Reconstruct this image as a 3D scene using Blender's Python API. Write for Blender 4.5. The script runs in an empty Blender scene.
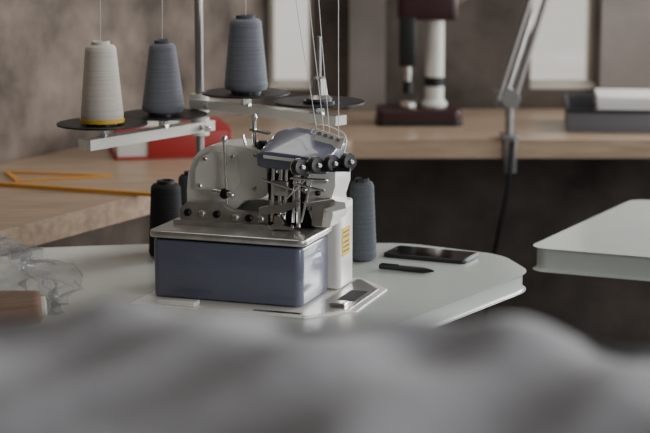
import bpy, bmesh, math, random
from mathutils import Vector, Matrix, noise
random.seed(4)
S=bpy.context.scene; COL=S.collection

# ---------------- materials ----------------
def s2l(c): return tuple(((x/255)/12.92 if x/255<=.04045 else ((x/255+.055)/1.055)**2.4) for x in c)
def mat(name,rgb,rough=.5,metal=0,spec=.5,nscale=8,stretch=(1,1,1),rgb2=None,bump=0,bscale=60,coat=0,sheen=0,detail=6):
    m=bpy.data.materials.new(name); m.use_nodes=True
    nt=m.node_tree; b=nt.nodes['Principled BSDF']
    c=s2l(rgb)+(1,)
    b.inputs['Base Color'].default_value=c
    b.inputs['Roughness'].default_value=rough; b.inputs['Metallic'].default_value=metal
    b.inputs['Specular IOR Level'].default_value=spec
    b.inputs['Coat Weight'].default_value=coat
    b.inputs['Sheen Weight'].default_value=sheen
    if rgb2 or bump:
        tc=nt.nodes.new('ShaderNodeTexCoord'); mp=nt.nodes.new('ShaderNodeMapping'); mp.inputs['Scale'].default_value=stretch
        nt.links.new(tc.outputs['Object'],mp.inputs['Vector'])
    if rgb2:
        n=nt.nodes.new('ShaderNodeTexNoise'); n.inputs['Scale'].default_value=nscale; n.inputs['Detail'].default_value=detail
        n.inputs['Roughness'].default_value=.6
        nt.links.new(mp.outputs[0],n.inputs['Vector'])
        r=nt.nodes.new('ShaderNodeValToRGB'); r.color_ramp.elements[0].position=.35; r.color_ramp.elements[1].position=.65
        r.color_ramp.elements[0].color=c; r.color_ramp.elements[1].color=s2l(rgb2)+(1,)
        nt.links.new(n.outputs['Fac'],r.inputs['Fac']); nt.links.new(r.outputs[0],b.inputs['Base Color'])
    if bump:
        n2=nt.nodes.new('ShaderNodeTexNoise'); n2.inputs['Scale'].default_value=bscale
        nt.links.new(mp.outputs[0],n2.inputs['Vector'])
        bp=nt.nodes.new('ShaderNodeBump'); bp.inputs['Strength'].default_value=bump; bp.inputs['Distance'].default_value=.005
        nt.links.new(n2.outputs['Fac'],bp.inputs['Height']); nt.links.new(bp.outputs[0],b.inputs['Normal'])
    return m
M={}
M['blue']=mat('blue_grey_enamel',(98,102,120),.28,coat=.4)
M['white']=mat('white_enamel',(228,226,218),.3,coat=.3)
M['steel']=mat('brushed_steel',(208,205,200),.3,.85,rgb2=(178,176,172),nscale=30,stretch=(1,20,1))
M['chrome']=mat('chrome',(230,230,227),.2,1)
M['dark']=mat('dark_metal',(34,34,38),.4,.6)
M['black']=mat('black_plastic',(20,20,22),.4)
M['tray']=mat('grey_tray_plastic',(96,98,102),.5)
M['knob']=mat('knob_plastic',(36,38,44),.3)
M['table']=mat('pale_laminate',(194,200,193),.22,rgb2=(186,193,186),nscale=3)
M['wood']=mat('beech_wood',(178,155,132),.36,rgb2=(150,128,106),nscale=6,stretch=(1,9,9))
M['wall']=mat('rough_plaster',(134,121,110),.85,rgb2=(74,65,58),nscale=4.5,bump=.8,bscale=18)
M['concrete']=mat('raw_concrete',(98,89,82),.9,rgb2=(60,54,50),nscale=4,bump=.4,bscale=20)
M['ltwall']=mat('light_plaster',(142,135,129),.8,rgb2=(122,116,111),nscale=3)
M['floor']=mat('dark_floor',(60,56,53),.6,rgb2=(46,43,40),nscale=3)
M['ceil']=mat('ceiling_paint',(170,168,164),.9)
M['frame']=mat('window_frame_paint',(222,214,200),.5)
M['cream']=mat('cream_thread',(212,206,196),.75,sheen=.2,rgb2=(198,192,181),nscale=6,stretch=(1,1,60),bump=.4,bscale=10)
M['bthread']=mat('blue_grey_thread',(112,116,124),.75,sheen=.2,rgb2=(96,100,109),nscale=6,stretch=(1,1,60),bump=.4,bscale=10)
M['navy']=mat('navy_thread',(26,27,32),.8,rgb2=(18,19,23),nscale=6,stretch=(1,1,60),bump=.4,bscale=10)
M['slate']=mat('slate_thread',(84,89,95),.8,rgb2=(70,75,82),nscale=6,stretch=(1,1,60),bump=.4,bscale=10)
M['tan']=mat('tan_brown_thread',(134,108,92),.8,rgb2=(112,90,76),nscale=6,stretch=(60,1,1),bump=.4,bscale=10)
M['yellow']=mat('yellow_plastic',(226,182,48),.45)
M['label']=mat('yellow_label',(226,190,60),.5)
M['pencil']=mat('orange_wood_stick',(206,146,58),.5)
M['red']=mat('red_cover',(160,40,38),.45)
M['dred']=mat('dark_red_enamel',(52,26,28),.35)
M['paper']=mat('paper',(225,223,218),.8)
M['lamp']=mat('grey_lamp_metal',(150,148,146),.35,.7)
M['fabric']=mat('grey_fabric',(176,176,181),.85,sheen=.3,rgb2=(142,142,148),nscale=6,bump=.3,bscale=40)
M['screen']=mat('phone_glass',(14,15,18),.06,coat=1)
M['thread']=mat('loose_thread',(215,215,215),.6)
M['slot']=mat('slot_dark',(30,30,32),.7)
m=bpy.data.materials.new('clear_plastic_film'); m.use_nodes=True; nt=m.node_tree
for n in list(nt.nodes): nt.nodes.remove(n)
o=nt.nodes.new('ShaderNodeOutputMaterial'); mx=nt.nodes.new('ShaderNodeMixShader'); tr=nt.nodes.new('ShaderNodeBsdfTransparent'); g=nt.nodes.new('ShaderNodeBsdfPrincipled')
g.inputs['Base Color'].default_value=(.32,.32,.33,1); g.inputs['Roughness'].default_value=.15
lw=nt.nodes.new('ShaderNodeLayerWeight'); lw.inputs['Blend'].default_value=.35
mp=nt.nodes.new('ShaderNodeMapRange'); mp.inputs['To Min'].default_value=.08; mp.inputs['To Max'].default_value=.6
nt.links.new(lw.outputs['Facing'],mp.inputs['Value']); nt.links.new(mp.outputs[0],mx.inputs['Fac'])
nt.links.new(tr.outputs[0],mx.inputs[1]); nt.links.new(g.outputs[0],mx.inputs[2]); nt.links.new(mx.outputs[0],o.inputs[0])
M['film']=m
m=bpy.data.materials.new('window_glass'); m.use_nodes=True; nt=m.node_tree
for n in list(nt.nodes): nt.nodes.remove(n)
o=nt.nodes.new('ShaderNodeOutputMaterial'); mx=nt.nodes.new('ShaderNodeMixShader'); tr=nt.nodes.new('ShaderNodeBsdfTransparent'); g=nt.nodes.new('ShaderNodeBsdfGlossy')
g.inputs['Roughness'].default_value=.05; mx.inputs['Fac'].default_value=.06
nt.links.new(tr.outputs[0],mx.inputs[1]); nt.links.new(g.outputs[0],mx.inputs[2]); nt.links.new(mx.outputs[0],o.inputs[0])
M['glass']=m

# ---------------- helpers ----------------
def empty(name,loc=(0,0,0),rz=0):
    e=bpy.data.objects.new(name,None); e.empty_display_size=.05; COL.objects.link(e)
    e.location=loc; e.rotation_euler=(0,0,math.radians(rz)); return e
def fin(bm,name,mt,parent=None,ang=35,loc=None):
    me=bpy.data.meshes.new(name); bmesh.ops.recalc_face_normals(bm,faces=bm.faces); bm.to_mesh(me); bm.free()
    for p in me.polygons: p.use_smooth=True
    me.set_sharp_from_angle(angle=math.radians(ang))
    ms=mt if isinstance(mt,list) else [mt]
    for x in ms: me.materials.append(M[x])
    ob=bpy.data.objects.new(name,me); COL.objects.link(ob)
    if parent: ob.parent=parent
    if loc: ob.location=loc
    return ob
def addbox(bm,x0,x1,y0,y1,z0,z1):
    vs=[bm.verts.new(p) for p in ((x0,y0,z0),(x1,y0,z0),(x1,y1,z0),(x0,y1,z0),(x0,y0,z1),(x1,y0,z1),(x1,y1,z1),(x0,y1,z1))]
    for f in ((3,2,1,0),(4,5,6,7),(0,1,5,4),(1,2,6,5),(2,3,7,6),(3,0,4,7)): bm.faces.new([vs[i] for i in f])
def bevel(bm,off,seg=3,edges=None):
    if off>0: bmesh.ops.bevel(bm,geom=list(edges if edges is not None else bm.edges),offset=off,segments=seg,affect='EDGES',profile=.5,clamp_overlap=True)
def box(par,name,x0,x1,y0,y1,z0,z1,mt,bev=.002,seg=3):
    bm=bmesh.new(); addbox(bm,x0,x1,y0,y1,z0,z1); bevel(bm,bev,seg); return fin(bm,name,mt,par)
def rbox(par,name,x0,x1,y0,y1,z0,z1,mt,rv,rh=.002):
    bm=bmesh.new(); addbox(bm,x0,x1,y0,y1,z0,z1)
    bevel(bm,rv,6,[e for e in bm.edges if abs(e.verts[0].co.z-e.verts[1].co.z)>1e-6])
    if rh: bevel(bm,rh,3,[e for e in bm.edges if abs(e.verts[0].co.z-e.verts[1].co.z)<1e-6 and len(e.link_faces)==2 and any(len(f.verts)>6 for f in e.link_faces)])
    return fin(bm,name,mt,par)
def prism(par,name,pts,axis,a0,a1,mt,bev=.002,seg=3,round_=0):
    bm=bmesh.new()
    def P(p,a):
        return {'y':(p[0],a,p[1]),'x':(a,p[0],p[1]),'z':(p[0],p[1],a)}[axis]
    A=[bm.verts.new(P(p,a0)) for p in pts]; B=[bm.verts.new(P(p,a1)) for p in pts]
    bm.faces.new(A); bm.faces.new(B[::-1]); n=len(pts)
    for i in range(n): bm.faces.new([A[i],A[(i+1)%n],B[(i+1)%n],B[i]])
    if round_:
        ed=[e for e in bm.edges if (e.verts[0] in A)!=(e.verts[1] in A)]
        bevel(bm,round_,5,ed)
    if bev: bevel(bm,bev,seg,[e for e in bm.edges if len(e.link_faces)==2 and e.calc_face_angle(0)>math.radians(50)])
    return fin(bm,name,mt,par)
def frame_to(d):
    d=Vector(d).normalized(); return d.to_track_quat('Z','Y').to_matrix().to_4x4()
def lathe(par,name,prof,mt,loc=(0,0,0),d=(0,0,1),n=40,ang=35):
    bm=bmesh.new(); rings=[]
    for r,z in prof:
        if r<=1e-6: rings.append([bm.verts.new((0,0,z))])
        else: rings.append([bm.verts.new((r*math.cos(2*math.pi*i/n),r*math.sin(2*math.pi*i/n),z)) for i in range(n)])
    for a,b in zip(rings,rings[1:]):
        for i in range(n):
            j=(i+1)%n
            if len(a)==1 and len(b)>1: bm.faces.new([a[0],b[i],b[j]])
            elif len(b)==1 and len(a)>1: bm.faces.new([a[i],a[j],b[0]])
            elif len(a)>1: bm.faces.new([a[i],a[j],b[j],b[i]])
    bm.transform(Matrix.Translation(Vector(loc))@frame_to(d))
    return fin(bm,name,mt,par,ang)
def rod(par,name,p0,p1,r,mt,n=16,r2=None):
    p0=Vector(p0);p1=Vector(p1);L=(p1-p0).length; r2=r if r2 is None else r2
    c=min(r,r2)*.2
    return lathe(par,name,[(0,0),(r-c,0),(r,c),(r2,L-c),(r2-c,L),(0,L)],mt,p0,p1-p0,n)
def wire(par,name,pts,r,mt,smooth=True):
    cu=bpy.data.curves.new(name,'CURVE'); cu.dimensions='3D'; cu.bevel_depth=r; cu.bevel_resolution=3; cu.resolution_u=10
    sp=cu.splines.new('BEZIER')
    sp.bezier_points.add(len(pts)-1)
    for b,p in zip(sp.bezier_points,pts): b.co=p; b.handle_left_type=b.handle_right_type='AUTO'
    cu.materials.append(M[mt]); ob=bpy.data.objects.new(name,cu); COL.objects.link(ob)
    if par: ob.parent=par
    return ob

# ---------------- room ----------------
bm=bmesh.new(); addbox(bm,-4,3.4,-2.2,5.6,-.1,0); fin(bm,'floor','floor')
bm=bmesh.new(); addbox(bm,-4,3.4,-2.2,5.6,2.9,3.0); fin(bm,'ceiling','ceil')
Y0,Y1=5.25,5.42
bm=bmesh.new()
addbox(bm,-.5,3.4,Y0,Y1,0,.855)
addbox(bm,-.5,3.4,Y0,Y1,2.3,2.9)
addbox(bm,-.5,-.165,Y0,Y1,.855,2.3)
addbox(bm,-.035,.60,Y0,Y1,.855,2.3)
addbox(bm,.795,1.5,Y0,Y1,.855,2.3)
addbox(bm,2.8,3.4,Y0,Y1,.855,2.3)
fin(bm,'wall_back','concrete')
prism(None,'trim_1',[(.07,Y0-.05),(.175,Y0-.05),(.175,Y0),(.07,Y0)],'z',.801,2.9,'ltwall',.004)
prism(None,'trim_2',[(.80,Y0-.03),(1.35,Y0-.03),(1.35,Y0),(.80,Y0)],'z',.801,2.9,'ltwall',.004)
bx,by=-2.6,5.25-(2.6-.18)/.495*.869
prism(None,'wall_left',[(-.18,5.25),(-.18-.2,5.42),(bx-.2,by+.05),(bx-.2,-2.2),(bx,-2.2),(bx,by)],'z',0,2.9,'wall',0)
prism(None,'wall_front',[(-2.6,-2.2),(3.2,-2.2),(3.2,-2.1),(-2.6,-2.1)],'z',0,2.9,'ltwall',0)
bm=bmesh.new()
addbox(bm,3.2,3.35,-2.2,5.25,0,.9); addbox(bm,3.2,3.35,-2.2,5.25,2.4,2.9)
addbox(bm,3.2,3.35,-2.2,-.6,.9,2.4); addbox(bm,3.2,3.35,4.2,5.25,.9,2.4); addbox(bm,3.2,3.35,2.3,2.5,.9,2.4)
fin(bm,'wall_right','ltwall')
def window(name,x0,x1,z0,z1,y):
    e=empty(name,(0,0,0)); t=.014
    box(e,'jamb_left',x0,x0+t,y,y+.05,z0,z1,'frame',.002); box(e,'jamb_right',x1-t,x1,y,y+.05,z0,z1,'frame',.002)
    box(e,'head',x0+t,x1-t,y,y+.05,z1-t,z1,'frame',.002); box(e,'sill',x0,x1,y-.09,y+.05,z0,z0+t,'frame',.002)
    box(e,'glass',x0+t,x1-t,y+.02,y+.025,z0+t,z1-t,'glass',0)
window('window_1',-.165,-.035,.855,2.3,Y0+.1)
window('window_2',.60,.795,.855,2.3,Y0+.1)
window('window_added',1.5,2.8,.855,2.3,Y0+.1)  # out-of-view window, added to give the back light an opening

# ---------------- wooden counter ----------------
c=empty('wooden_counter')
A=(-1.6,1.65)
prism(c,'top',[A,(.07,4.6),(3.19,4.6),(3.19,5.245),(-.172,5.245),(A[0]-.474,A[1]+.27)],'z',.752,.8,'wood',.003)
for i,(x,y) in enumerate([(1.7,4.7),(3.05,4.7),(-1.65,1.8),(3.05,5.15),(1.7,5.15)]):
    box(c,'leg_%d'%i,x-.03,x+.03,y-.03,y+.03,0,.752,'wood',.003)

# ---------------- main sewing table ----------------
TB=t=empty('sewing_table')
prism(t,'tabletop',[(-.85,2.60),(-.06,2.60),(.372,3.24),(.335,3.39),(.16,3.50),(-.30,3.50),(-.85,3.40)],'z',.716,.75,'table',.007,4,round_=.035)
for i,(x,y) in enumerate([(-.75,2.75),(-.06,2.85),(-.75,3.28),(-.02,3.32)]):
    box(t,'leg_%d'%i,x-.02,x+.02,y-.02,y+.02,0,.72,'lamp',.003)
box(t,'rail_1',-.75,-.02,3.29,3.31,.25,.29,'lamp',.003)

# ---------------- right table ----------------
t=empty('side_table')
prism(t,'tabletop',[(.408,3.47),(1.55,2.98),(1.85,3.51),(.70,4.0)],'z',.703,.75,'table',.008,4,round_=.03)
for i,(x,y) in enumerate([(1.0,3.38),(1.5,3.14),(1.2,3.68),(1.65,3.48)]):
    box(t,'leg_%d'%i,x-.02,x+.02,y-.02,y+.02,0,.71,'lamp',.003)

# ---------------- overlock machine ----------------
MO=(-.298,3.030); MR=-19
m=empty('overlock_sewing_machine',(MO[0],MO[1],.7557),MR)
for i,(x,y) in enumerate([(.03,.03),(.25,.03),(.05,.2),(.26,.2)]):
    lathe(m,'foot_%d'%i,[(0,0),(.013,0),(.013,.010),(0,.010)],'black',(x,y,-.0032))
rbox(m,'base_cover',0,.274,0,.146,-.0015,.098,'blue',.014,.004)
rbox(m,'plate_gasket',.003,.271,.003,.165,.098,.102,'dark',.012,0)
rbox(m,'cloth_plate',-.005,.281,-.005,.175,.102,.114,'steel',.014,.003)
rbox(m,'rear_body',.015,.292,.1465,.225,-.0015,.150,'white',.010,.004)
box(m,'label',.2922,.2930,.158,.200,.055,.105,'label',0)
for k,z in enumerate((.062,.070,.078,.088,.096)): box(m,'label_line_%d'%k,.2930,.2934,.163,.195,z,z+.0025,'dark',0)
prof=[(.022,.118),(.022,.166),(.025,.198),(.035,.225),(.048,.239),(.066,.248),(.101,.252),(.134,.249),(.158,.243),(.172,.229),(.174,.172),(.160,.160),(.130,.155),(.110,.135),(.105,.118)]
prism(m,'head_casting',prof,'y',.105,.185,'white',.006,4)
prism(m,'casting_side_panel',[(.040,.172),(.041,.205),(.052,.228),(.072,.239),(.118,.241),(.122,.186),(.108,.170)],'y',.099,.106,'white',.003)
for i,(x,z) in enumerate([(.050,.178),(.112,.232),(.060,.226),(.152,.236),(.150,.178)]):
    lathe(m,'casting_screw_%d'%i,[(0,0),(.004,0),(.004,.003),(.003,.004),(0,.004)],'chrome',(x,.105 if x>.14 else .099,z),(0,-1,0),20)
prism(m,'looper_bracket',[(.02,.116),(.02,.140),(.035,.152),(.095,.152),(.115,.140),(.185,.138),(.185,.122),(.12,.116)],'y',.078,.098,'steel',.003)
for i,x in enumerate([.035,.062,.09,.125,.150,.172]):
    lathe(m,'bracket_bolt_%d'%i,[(0,0),(.0065,0),(.0065,.004),(.004,.006),(0,.006)],'dark' if i%2==0 else 'chrome',(x,.078,.133 if x<.11 else .130),(0,-1,0),24)
prism(m,'bracket_base',[(.015,.114),(.015,.122),(.19,.122),(.20,.114)],'y',.06,.105,'steel',.002)
rod(m,'lifter_rod',(.104,.09,.150),(.100,.09,.262),.0028,'chrome')
lathe(m,'lifter_rod_cap',[(0,0),(.005,.001),(.006,.006),(.004,.011),(0,.012)],'chrome',(.100,.09,.258))
rod(m,'lever_arm',(.078,.088,.172),(.118,.088,.166),.005,'chrome')
lathe(m,'lever_knob',[(0,0),(.008,0),(.009,.004),(.009,.009),(.006,.012),(0,.012)],'dark',(.100,.095,.168),(0,-1,0))
rod(m,'thread_post',(.140,.13,.245),(.140,.13,.296),.0045,'chrome')
lathe(m,'thread_post_tip',[(0,0),(.005,.002),(.006,.008),(.003,.014),(0,.015)],'chrome',(.140,.13,.290))
lathe(m,'oil_cap',[(0,0),(.011,0),(.011,.010),(.008,.014),(0,.014)],'knob',(.156,.13,.244))
rod(m,'guide_stub',(.128,.12,.248),(.122,.12,.268),.003,'chrome')
prism(m,'thread_eyelet_plate',[(.135,.276),(.170,.270),(.170,.273),(.135,.280)],'y',.120,.135,'chrome',.0005)
bm=bmesh.new()
xs=[(.172,.225,.246,.256),(.184,.222,.250,.275),(.200,.221,.250,.281),(.240,.219,.247,.276),(.285,.216,.241,.266),(.297,.217,.237,.257)]
rows=[]
for x,z0,zf,zb in xs:
    rows.append([bm.verts.new((x,.060,z0)),bm.verts.new((x,.056,zf)),bm.verts.new((x,.125,zb)),bm.verts.new((x,.172,zb-.002)),bm.verts.new((x,.180,zb-.014)),bm.verts.new((x,.180,z0)) ])
for a,b in zip(rows,rows[1:]):
    for i in range(5): bm.faces.new([a[i],a[i+1],b[i+1],b[i]])
    bm.faces.new([a[5],a[0],b[0],b[5]])
bm.faces.new(rows[0]); bm.faces.new(rows[-1][::-1])
bmesh.ops.recalc_face_normals(bm,faces=bm.faces)
bevel(bm,.0025,3,[e for e in bm.edges if len(e.link_faces)==2 and e.calc_face_angle(0)>math.radians(20)])
fin(bm,'top_lid','blue',m,40)
prism(m,'lid_lip',[(.186,.240),(.292,.232),(.292,.237),(.186,.245)],'y',.0535,.0575,'white',.0012)
prism(m,'head_front_casting',[(.178,.150),(.182,.224),(.290,.224),(.300,.215),(.300,.190),(.292,.165),(.296,.140),(.290,.118),(.262,.118),(.250,.150),(.225,.172),(.196,.150)],'y',.098,.180,'white',.004)
box(m,'mechanism_housing',.176,.262,.100,.17,.114,.20,'dark',.003)
box(m,'face_plate',.180,.248,.094,.099,.160,.222,'dark',.002)
box(m,'needle_clamp_block',.196,.222,.075,.10,.172,.198,'steel',.002)
for i,x in enumerate([.190,.203,.214,.228]):
    rod(m,'needle_bar_%d'%i,(x,.082+.004*(i%2),.125+.008*(i%3)),(x+.004,.082+.004*(i%2),.220),.0032 if i!=1 else .0045,'chrome')
for i in range(3):
    rod(m,'needle_%d'%i,(.203+.006*i,.078,.116),(.205+.006*i,.078,.15),.0009,'chrome',8)
prism(m,'presser_foot',[(.185,.116),(.235,.116),(.238,.121),(.218,.124),(.214,.140),(.202,.140),(.200,.124),(.182,.121)],'y',.062,.088,'chrome',.0015)
prism(m,'presser_arm',[(.170,.150),(.240,.166),(.240,.156),(.215,.144),(.172,.138)],'y',.070,.084,'chrome',.002)
rod(m,'presser_bar',(.238,.085,.118),(.238,.085,.220),.004,'chrome')
for i,(x,z,r) in enumerate([(.186,.206,.006),(.200,.212,.005),(.212,.160,.006),(.226,.190,.007),(.246,.182,.006),(.250,.206,.005),(.232,.138,.006),(.256,.150,.005),(.192,.165,.005),(.270,.178,.005),(.276,.132,.006),(.285,.200,.005)]):
    lathe(m,'guide_screw_%d'%i,[(0,0),(r,0),(r,.004),(r*.6,.007),(0,.007)],'chrome' if i%3 else 'dark',(x,.094,z),(0,-1,0.1),20)
for i,(p,q) in enumerate([((.222,.07,.17),(.262,.075,.212)),((.248,.07,.13),(.266,.07,.20)),((.230,.065,.206),(.292,.07,.205)),((.24,.068,.196),(.29,.07,.186)),((.258,.07,.165),(.298,.08,.172)),((.178,.07,.20),(.232,.07,.186))]):
    rod(m,'thread_guide_arm_%d'%i,p,q,.0022,'chrome',12)
prism(m,'looper_cover_plate',[(.262,.122),(.262,.165),(.272,.172),(.304,.170),(.304,.160),(.284,.152),(.280,.122)],'y',.085,.092,'steel',.0012)
prism(m,'side_bracket',[(.285,.150),(.285,.170),(.322,.166),(.324,.156),(.298,.148)],'y',.085,.12,'white',.002)
prism(m,'tension_bar',[(.245,.030),(.340,.054),(.340,.064),(.300,.070),(.245,.062)],'z',.224,.231,'dark',.002)
for i in range(4):
    x=.256+.0245*i; y=.034+.012*i; z=.231+.0025*i
    d=Vector((.80,-.58,.10)).normalized()
    lathe(m,'tension_dial_%d'%i,[(0,-.012),(.008,-.012),(.008,-.006),(.0130,-.005),(.0145,-.002),(.0145,.009),(.0128,.0115),(.006,.012),(0,.012)],'knob',(x,y,z),d,32)
    lathe(m,'tension_post_%d'%i,[(0,.0),(.0042,.0),(.0042,.016),(.003,.018),(0,.018)],'chrome',(x,y,z),d,16)
    lathe(m,'tension_ring_%d'%i,[(.0146,-.0015),(.0152,-.0015),(.0152,.0005),(.0146,.0005),(.0146,-.0015)],'chrome',(x,y,z),d,32)
wire(m,'thread_guide_wire',[(.240,.14,.274),(.252,.135,.288),(.295,.13,.282),(.315,.11,.272),(.318,.09,.250)],.0014,'white')
prism(m,'guide_comb',[(.255,.262),(.262,.286),(.312,.272),(.305,.252)],'y',.112,.115,'white',.0005)
for k in range(4): lathe(m,'comb_eyelet_%d'%k,[(.0016,-.001),(.003,-.001),(.003,.001),(.0016,.001),(.0016,-.001)],'chrome',(.268+.011*k,.111,.278-.0030*k),(0,-1,0),12)

p=empty('steel_insert_plate',(MO[0],MO[1],.7500),MR); p.parent=TB
prism(p,'plate',[(-.015,-.06),(.30,-.06),(.365,.02),(.365,.19),(.30,.255),(-.015,.255)],'z',0,.0022,'white',.0006,1)
prism(p,'steel_inlay',[(.292,-.05),(.30,-.05),(.352,.02),(.352,.18),(.30,.245),(.292,.245)],'z',.0021,.0030,'steel',.0003,1)
prism(p,'slot_1',[(.310,.075),(.342,.075),(.342,.155),(.310,.155)],'z',.0029,.0035,'slot',0)
prism(p,'slot_2',[(.20,-.040),(.285,-.040),(.285,-.030),(.20,-.030)],'z',.0021,.0026,'slot',0)
box(p,'hinge_block',.03,.10,-.05,-.025,.002,.010,'white',.002)
box(p,'latch',.312,.340,.03,.055,.003,.009,'chrome',.0015)

# ---------------- thread stand ----------------
s=empty('thread_stand')
PX,PY=-.252,3.60
rod(s,'pole',(PX,PY,.66),(PX,PY,1.64),.0085,'lamp',24)
box(s,'table_bracket',PX-.02,PX+.02,3.47,PY+.015,.700,.7155,'lamp',.002)
lathe(s,'pole_nut',[(0,0),(.016,0),(.016,.03),(0,.03)],'lamp',(PX,PY,.718),n=6)
def arm(name,p0,p1,z0,z1,w,mt):
    p0=Vector(p0);p1=Vector(p1);d=(p1-p0).normalized();n=Vector((-d.y,d.x))*w/2
    prism(s,name,[tuple(p0+n),tuple(p0-n),tuple(p1-n),tuple(p1+n)],'z',z0,z1,mt,.003)
arm('arm_left',(-.450,3.335),(-.235,3.62),.962,.982,.032,'white')
arm('arm_right',(-.262,3.60),(.03,3.33),1.010,1.028,.030,'white')
for z in (.972,1.019): lathe(s,'collar_%d'%int(z*1000),[(.0,-.018),(.019,-.018),(.019,.018),(0,.018)],'white',(PX,PY,z))
rod(s,'clamp_screw',(PX,PY-.01,.972),(PX+.02,PY-.045,.972),.006,'chrome')
rod(s,'clamp_screw_b',(PX,PY-.01,1.019),(PX+.02,PY-.045,1.019),.006,'chrome')
def disc(i,x,y,z,R=.086):
    lathe(s,'spool_disc_%d'%i,[(0,0),(R*.5,0),(R,.004),(R,.007),(R*.96,.008),(R*.55,.004),(0,.004)],'black',(x,y,z),n=56)
    lathe(s,'foam_pad_%d'%i,[(0,.004),(.030,.004),(.030,.009),(0,.009)],'knob',(x,y,z))
    rod(s,'spool_pin_%d'%i,(x,y,z-.022),(x,y,z+.115),.003,'chrome')
    lathe(s,'pin_nut_%d'%i,[(0,-.020),(.010,-.020),(.010,0),(0,0)],'chrome',(x,y,z),n=6)
D=[(-.422,3.385,1.0),(-.318,3.52,1.0),(-.154,3.500,1.045),(-.011,3.372,1.043)]
for i,d in enumerate(D): disc(i,*d)
lathe(s,'cone_holder',[(0,.009),(.024,.009),(.025,.013),(.016,.020),(.012,.050),(.008,.054),(0,.054)],'lamp',D[3])
rod(s,'tall_pin',(D[3][0],D[3][1],1.09),(D[3][0],D[3][1],1.172),.0042,'lamp')
rod(s,'guide_bar',(-.45,3.36,1.60),(PX,PY,1.60),.005,'lamp'); rod(s,'guide_bar_b',(PX,PY,1.60),(.02,3.34,1.60),.005,'lamp')
for i,d in enumerate(D):
    lathe(s,'guide_eye_%d'%i,[(.006,-.002),(.010,-.002),(.010,.002),(.006,.002),(.006,-.002)],'chrome',(d[0],d[1],1.60))
def cone(name,loc,rb,rt,h,mt,core='black',ring=None,d=(0,0,1)):
    e=empty(name,loc); prof=[(0,.004),(rb*.94,.004),(rb,.010)]
    for k in range(1,24):
        f=k/24; prof.append((rb+(rt-rb)*f+ .0004*(k%2),.010+(h-.022)*f))
    prof+= [(rt,h-.010),(rt*.86,h-.005),(rt*.6,h-.004)]
    lathe(e,'thread_winding',prof,mt,(0,0,0),d,48,60)
    lathe(e,'core',[(0,h-.012),(rt*.62,h-.012),(rt*.60,h+.002),(rt*.45,h+.003),(rt*.42,h-.004),(0,h-.004)],core,(0,0,0),d,32)
    R=rb*1.03 if ring else rb*.7
    lathe(e,'base_ring',[(0,0),(R,0),(R,.007 if ring else .0045),(0,.007 if ring else .0045)],ring or core,(0,0,0),d,40)
    return e
z9=.0092
cone('thread_cone',(D[0][0],D[0][1],D[0][2]+z9),.0405,.029,.150,'cream','cream','yellow')
cone('thread_cone',(D[1][0],D[1][1],D[1][2]+z9),.0420,.026,.140,'bthread','slate')
cone('thread_cone',(D[2][0],D[2][1],D[2][2]+z9),.0425,.031,.145,'bthread','slate')
cone('thread_cone',(-.303,3.375,.7502),.034,.028,.146,'navy','black')
cone('thread_cone',(-.258,3.458,.7502),.033,.027,.150,'slate','black')
cone('thread_cone',(.070,3.345,.7502),.028,.022,.155,'slate','black')
e=cone('thread_cone',(-.60,2.80,.7502),.038,.026,.15,'tan','cream')
e.rotation_euler=(0,math.radians(86),math.radians(8)); e.location=(-.590,2.74,.7892)

th=empty('running_threads')
R=math.radians(MR)
def ml(x,y,z): return (MO[0]+x*math.cos(R)-y*math.sin(R),MO[1]+x*math.sin(R)+y*math.cos(R),.7557+z)
ends=[ml(.262,.112,.281),ml(.275,.112,.277),ml(.285,.112,.274),ml(.305,.10,.273)]
for i,d in enumerate(D):
    if i<3: wire(th,'feed_%d'%i,[(d[0],d[1],d[2]+.155),(d[0]+.004,d[1],1.4),(d[0],d[1],1.60)],.0005,'thread')
    x0=[-.09,-.055,-.03,.025][i]
    wire(th,'drop_%d'%i,[(x0,3.36,1.60),((x0*.6+ends[i][0]*.4),3.27,1.3),ends[i]],.0007,'thread')
rod(th,'front_guide_rail',(-.15,3.36,1.60),(.05,3.36,1.60),.003,'chrome')
th.parent=s

# ---------------- small things ----------------
e=empty('smartphone',(.203,3.375,.7502),-25)
rbox(e,'body',-.084,.084,-.042,.042,0,.008,'black',.010,.002)
rbox(e,'screen',-.080,.080,-.039,.039,.0078,.0084,'screen',.008,0)
box(e,'speaker_slot',-.076,-.073,-.008,.008,.0083,.0086,'dark',0)
e=empty('marker_pen',(.150,3.240,.7502),-24)
lathe(e,'barrel',[(0,-.055),(.005,-.053),(.0055,0),(.0055,.034),(.004,.044),(.0015,.054),(0,.055)],'black',(0,0,.0058),(1,0,0),24)
box(e,'clip',-.050,-.015,-.002,.002,.0105,.0125,'dark',.0008)
e=empty('measuring_stick',(0,0,0))
prism(e,'stick',[(-.715,3.885),(-.30,3.725),(-.294,3.737),(-.709,3.897)],'z',.8005,.808,'pencil',.001)
e=empty('set_square',(-.60,4.02,.8005),20)
for nm,pts in (('edge_a',[(-.11,-.05),(.11,-.05),(.11,-.038),(-.11,-.038)]),('edge_b',[(-.11,-.038),(-.098,-.038),(-.098,.09),(-.11,.09)]),('edge_c',[(-.11,.09),(-.098,.096),(.11,-.038),(.094,-.038)])):
    prism(e,nm,pts,'z',0,.004,'pencil',.0008)
e=empty('red_document_box',(-.385,4.38,.8005),12)
rbox(e,'cover_bottom',-.14,.14,-.10,.10,0,.006,'red',.006,.001)
box(e,'pages',-.134,.134,-.094,.096,.006,.066,'paper',.002)
rbox(e,'cover_top',-.14,.14,-.10,.10,.066,.072,'red',.006,.001)
box(e,'spine',.134,.141,-.10,.10,.004,.069,'red',.002)
box(e,'front_band',-.06,.134,-.102,-.094,.006,.066,'red',.002)
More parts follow.
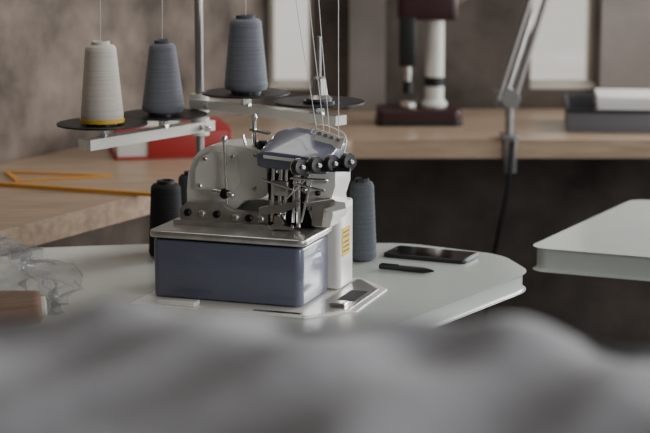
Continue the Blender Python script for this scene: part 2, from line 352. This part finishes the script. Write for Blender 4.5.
box(e,'title_plate',-.09,.03,-.05,.05,.072,.0726,'paper',0)
e=empty('bench_press',(.257,4.93,.8003),0)
rbox(e,'base',-.115,.115,-.07,.08,0,.045,'dred',.02,.008)
rbox(e,'base_foot_plate',-.118,.118,-.073,.083,0,.014,'black',.02,.002)
rod(e,'anvil',(-.03,-.03,.045),(-.03,-.03,.065),.022,'chrome',28)
lathe(e,'column',[(0,.04),(.036,.04),(.036,.052),(.027,.062),(.026,.30),(0,.30)],'white',(.045,.03,0),n=40)
lathe(e,'column_band',[(.0,.10),(.0285,.10),(.0285,.125),(0,.125)],'black',(.045,.03,0),n=40)
rbox(e,'head',-.06,.105,-.05,.07,.285,.385,'dred',.02,.01)
box(e,'rack_housing',-.055,-.01,-.05,0,.16,.30,'black',.004)
rod(e,'ram',(-.03,-.03,.09),(-.03,-.03,.17),.010,'chrome')
rod(e,'ram_chuck',(-.03,-.03,.085),(-.03,-.03,.12),.015,'black')
rod(e,'lever',(.105,0,.33),(.20,-.05,.42),.007,'chrome'); lathe(e,'lever_ball',[(0,-.014),(.010,-.01),(.014,0),(.010,.010),(0,.014)],'black',(.20,-.05,.42))
e=empty('desk_lamp',(.478,4.63,0),0)
box(e,'clamp_bridge',-.022,.022,-.045,.04,.8005,.812,'lamp',.002); box(e,'clamp_back',-.016,.016,-.043,-.0305,.72,.812,'lamp',.002)
box(e,'clamp_lower',-.016,.016,-.0430,.03,.715,.725,'lamp',.002)
rod(e,'clamp_screw',(0,.005,.725),(0,.005,.7515),.008,'chrome')
rod(e,'post',(0,0,.812),(0,0,.885),.011,'lamp')
lathe(e,'swivel',[(0,-.02),(.024,-.02),(.026,-.014),(.026,.014),(.024,.02),(0,.02)],'lamp',(0,-.0,.905),(0,1,0))
box(e,'yoke',-.040,.022,-.012,.012,.88,.928,'lamp',.004)
for k,yy in enumerate((-.014,.014)):
    rod(e,'lower_arm_%d'%k,(-.032,yy,.90),(.106,yy+.05,1.34),.0065,'lamp')
    rod(e,'lower_arm_b_%d'%k,(.010,yy,.90),(.148,yy+.05,1.34),.0065,'lamp')
rod(e,'spring',(-.004,0,.93),(.055,.02,1.12),.007,'chrome')
box(e,'elbow',.10,.155,.02,.08,1.32,1.37,'lamp',.005)
rod(e,'upper_arm',(.13,.05,1.35),(-.20,-.08,1.62),.006,'lamp')
lathe(e,'shade',[(.025,0),(.03,.03),(.075,.12),(.073,.12),(.027,.032),(.0,.03)],'lamp',(-.20,-.08,1.63),(-.3,-.2,-1))
wire(e,'cable',[(.006,-.05,.80),(-.004,-.060,.70),(-.03,-.05,.55),(-.05,-.02,.40),(-.04,0,.15),(0,.1,.006)],.006,'black')
e=empty('paper_tray',(.83,4.86,.8003),-6)
def tray(z,tag):
    box(e,'tray_floor'+tag,-.17,.17,-.12,.12,z,z+.004,'tray',.001)
    for nm,a in (('front',(-.17,.17,-.124,-.12)),('back',(-.17,.17,.12,.124)),('left',(-.174,-.17,-.124,.124)),('right',(.17,.174,-.124,.124))):
        box(e,'tray_%s%s'%(nm,tag),*a,z,z+(.072 if nm!='front' else .056),'tray',.001)
    box(e,'tray_rim'+tag,-.178,.178,-.130,-.122,z+.052,z+.060,'black',.002)
tray(0,'_a')
bm=bmesh.new()
for k in range(15):
    a=random.uniform(-.006,.006); addbox(bm,-.09+a,.15+a,-.10+a,.10+a,.004+.0058*k,.0096+.0058*k)
fin(bm,'paper_stack','paper',e)
bm=bmesh.new(); bmesh.ops.create_icosphere(bm,subdivisions=5,radius=1)
for v in bm.verts:
    p=v.co.copy(); n1=noise.noise(p*1.3+Vector((3,1,2))); n2=abs(noise.noise(p*2.6)); n3=abs(noise.noise(p*6))
    k=1+.35*n1-.55*n2-.15*n3
    q=Vector((p.x*.15*k,p.y*.13*k,p.z*.10*k)); q.z=max(q.z,-.040); v.co=q
ob=fin(bm,'plastic_bag','film',None,60,(-.575,2.96,.7905))

# ---------------- foreground fabric ----------------
bm=bmesh.new(); NX,NY=120,90; g=[]
def ztop(x):
    return 1.165+.012*math.exp(-((x+.13)/.06)**2)+.004*math.sin(x*22+1)-.012*max(0,min(x,.3)-.03)/.2
for j in range(NY+1):
    row=[]; f=j/NY
    for i in range(NX+1):
        x=-.75+1.5*i/NX
        if f<.25: y=.62+.02*f/.25; z=.005+(f/.25)*1.06
        elif f<.75:
            u=(f-.25)/.5; y=.64+.56*u; z=1.065+(ztop(x)-1.065)*math.sin(min(1,u*1.12)*math.pi/2)
        else:
            u=(f-.75)/.25; y=1.20+.05*math.sin(u*math.pi/2); z=ztop(x)*(1-u)+.005
            if u<.2: z=ztop(x)-(.2*ztop(x))*(u/.2)**2
        sx=abs(x)/.75
        if sx>.85: z=z*(1-((sx-.85)/.15)**2*.9)
        w=.010*noise.noise(Vector((x*7,y*9,z*2)))+.007*math.sin(x*26+y*14+3*noise.noise(Vector((x*3,y*3,0))))+.004*math.sin(x*60-y*38+4*noise.noise(Vector((x*5,y*5,2))))
        if .25<=f<.75: z+=w
        else: y+=w*2
        row.append(bm.verts.new((x,y,max(.003,z))))
    g.append(row)
for j in range(NY):
    for i in range(NX): bm.faces.new([g[j][i],g[j][i+1],g[j+1][i+1],g[j+1][i]])
fin(bm,'draped_grey_fabric','fabric',None,80)

# ---------------- light ----------------
w=bpy.data.worlds.new('World'); S.world=w; w.use_nodes=True
w.node_tree.nodes['Background'].inputs[0].default_value=(1,.95,.88,1); w.node_tree.nodes['Background'].inputs[1].default_value=.85
def area(name,loc,target,sx,sy,en,col):
    l=bpy.data.lights.new(name,'AREA'); l.shape='RECTANGLE'; l.size=sx; l.size_y=sy; l.energy=en; l.color=col
    o=bpy.data.objects.new(name,l); COL.objects.link(o); o.location=loc
    o.rotation_euler=(Vector(target)-Vector(loc)).to_track_quat('-Z','Y').to_euler(); return o
area('daylight_right',(3.15,3.35,1.65),(0,3.2,.9),1.6,1.4,40,(.97,.98,1))
area('fill_front_right',(3.15,.3,1.65),(-.2,2.9,.9),1.6,1.4,72,(.98,.98,1))  # added fill from the right front, brightens camera-facing surfaces
area('back_light',(2.15,5.2,1.6),(0,3.2,.9),1.2,1.3,85,(.97,.98,1))  # back light added inside the out-of-view window opening
area('ceiling_lamp',(-.3,3.9,2.8),(-.1,3.6,.8),1.2,.5,10,(1,.97,.93))

# ---------------- camera ----------------
cd=bpy.data.cameras.new('camera'); co=bpy.data.objects.new('camera',cd); COL.objects.link(co); S.camera=co
co.location=(0,0,1.46); co.rotation_euler=(math.radians(90-10.6),0,0)
cd.lens=99.7; cd.sensor_width=36; cd.clip_start=.05
cd.dof.use_dof=True; cd.dof.focus_distance=3.10; cd.dof.aperture_fstop=4.0
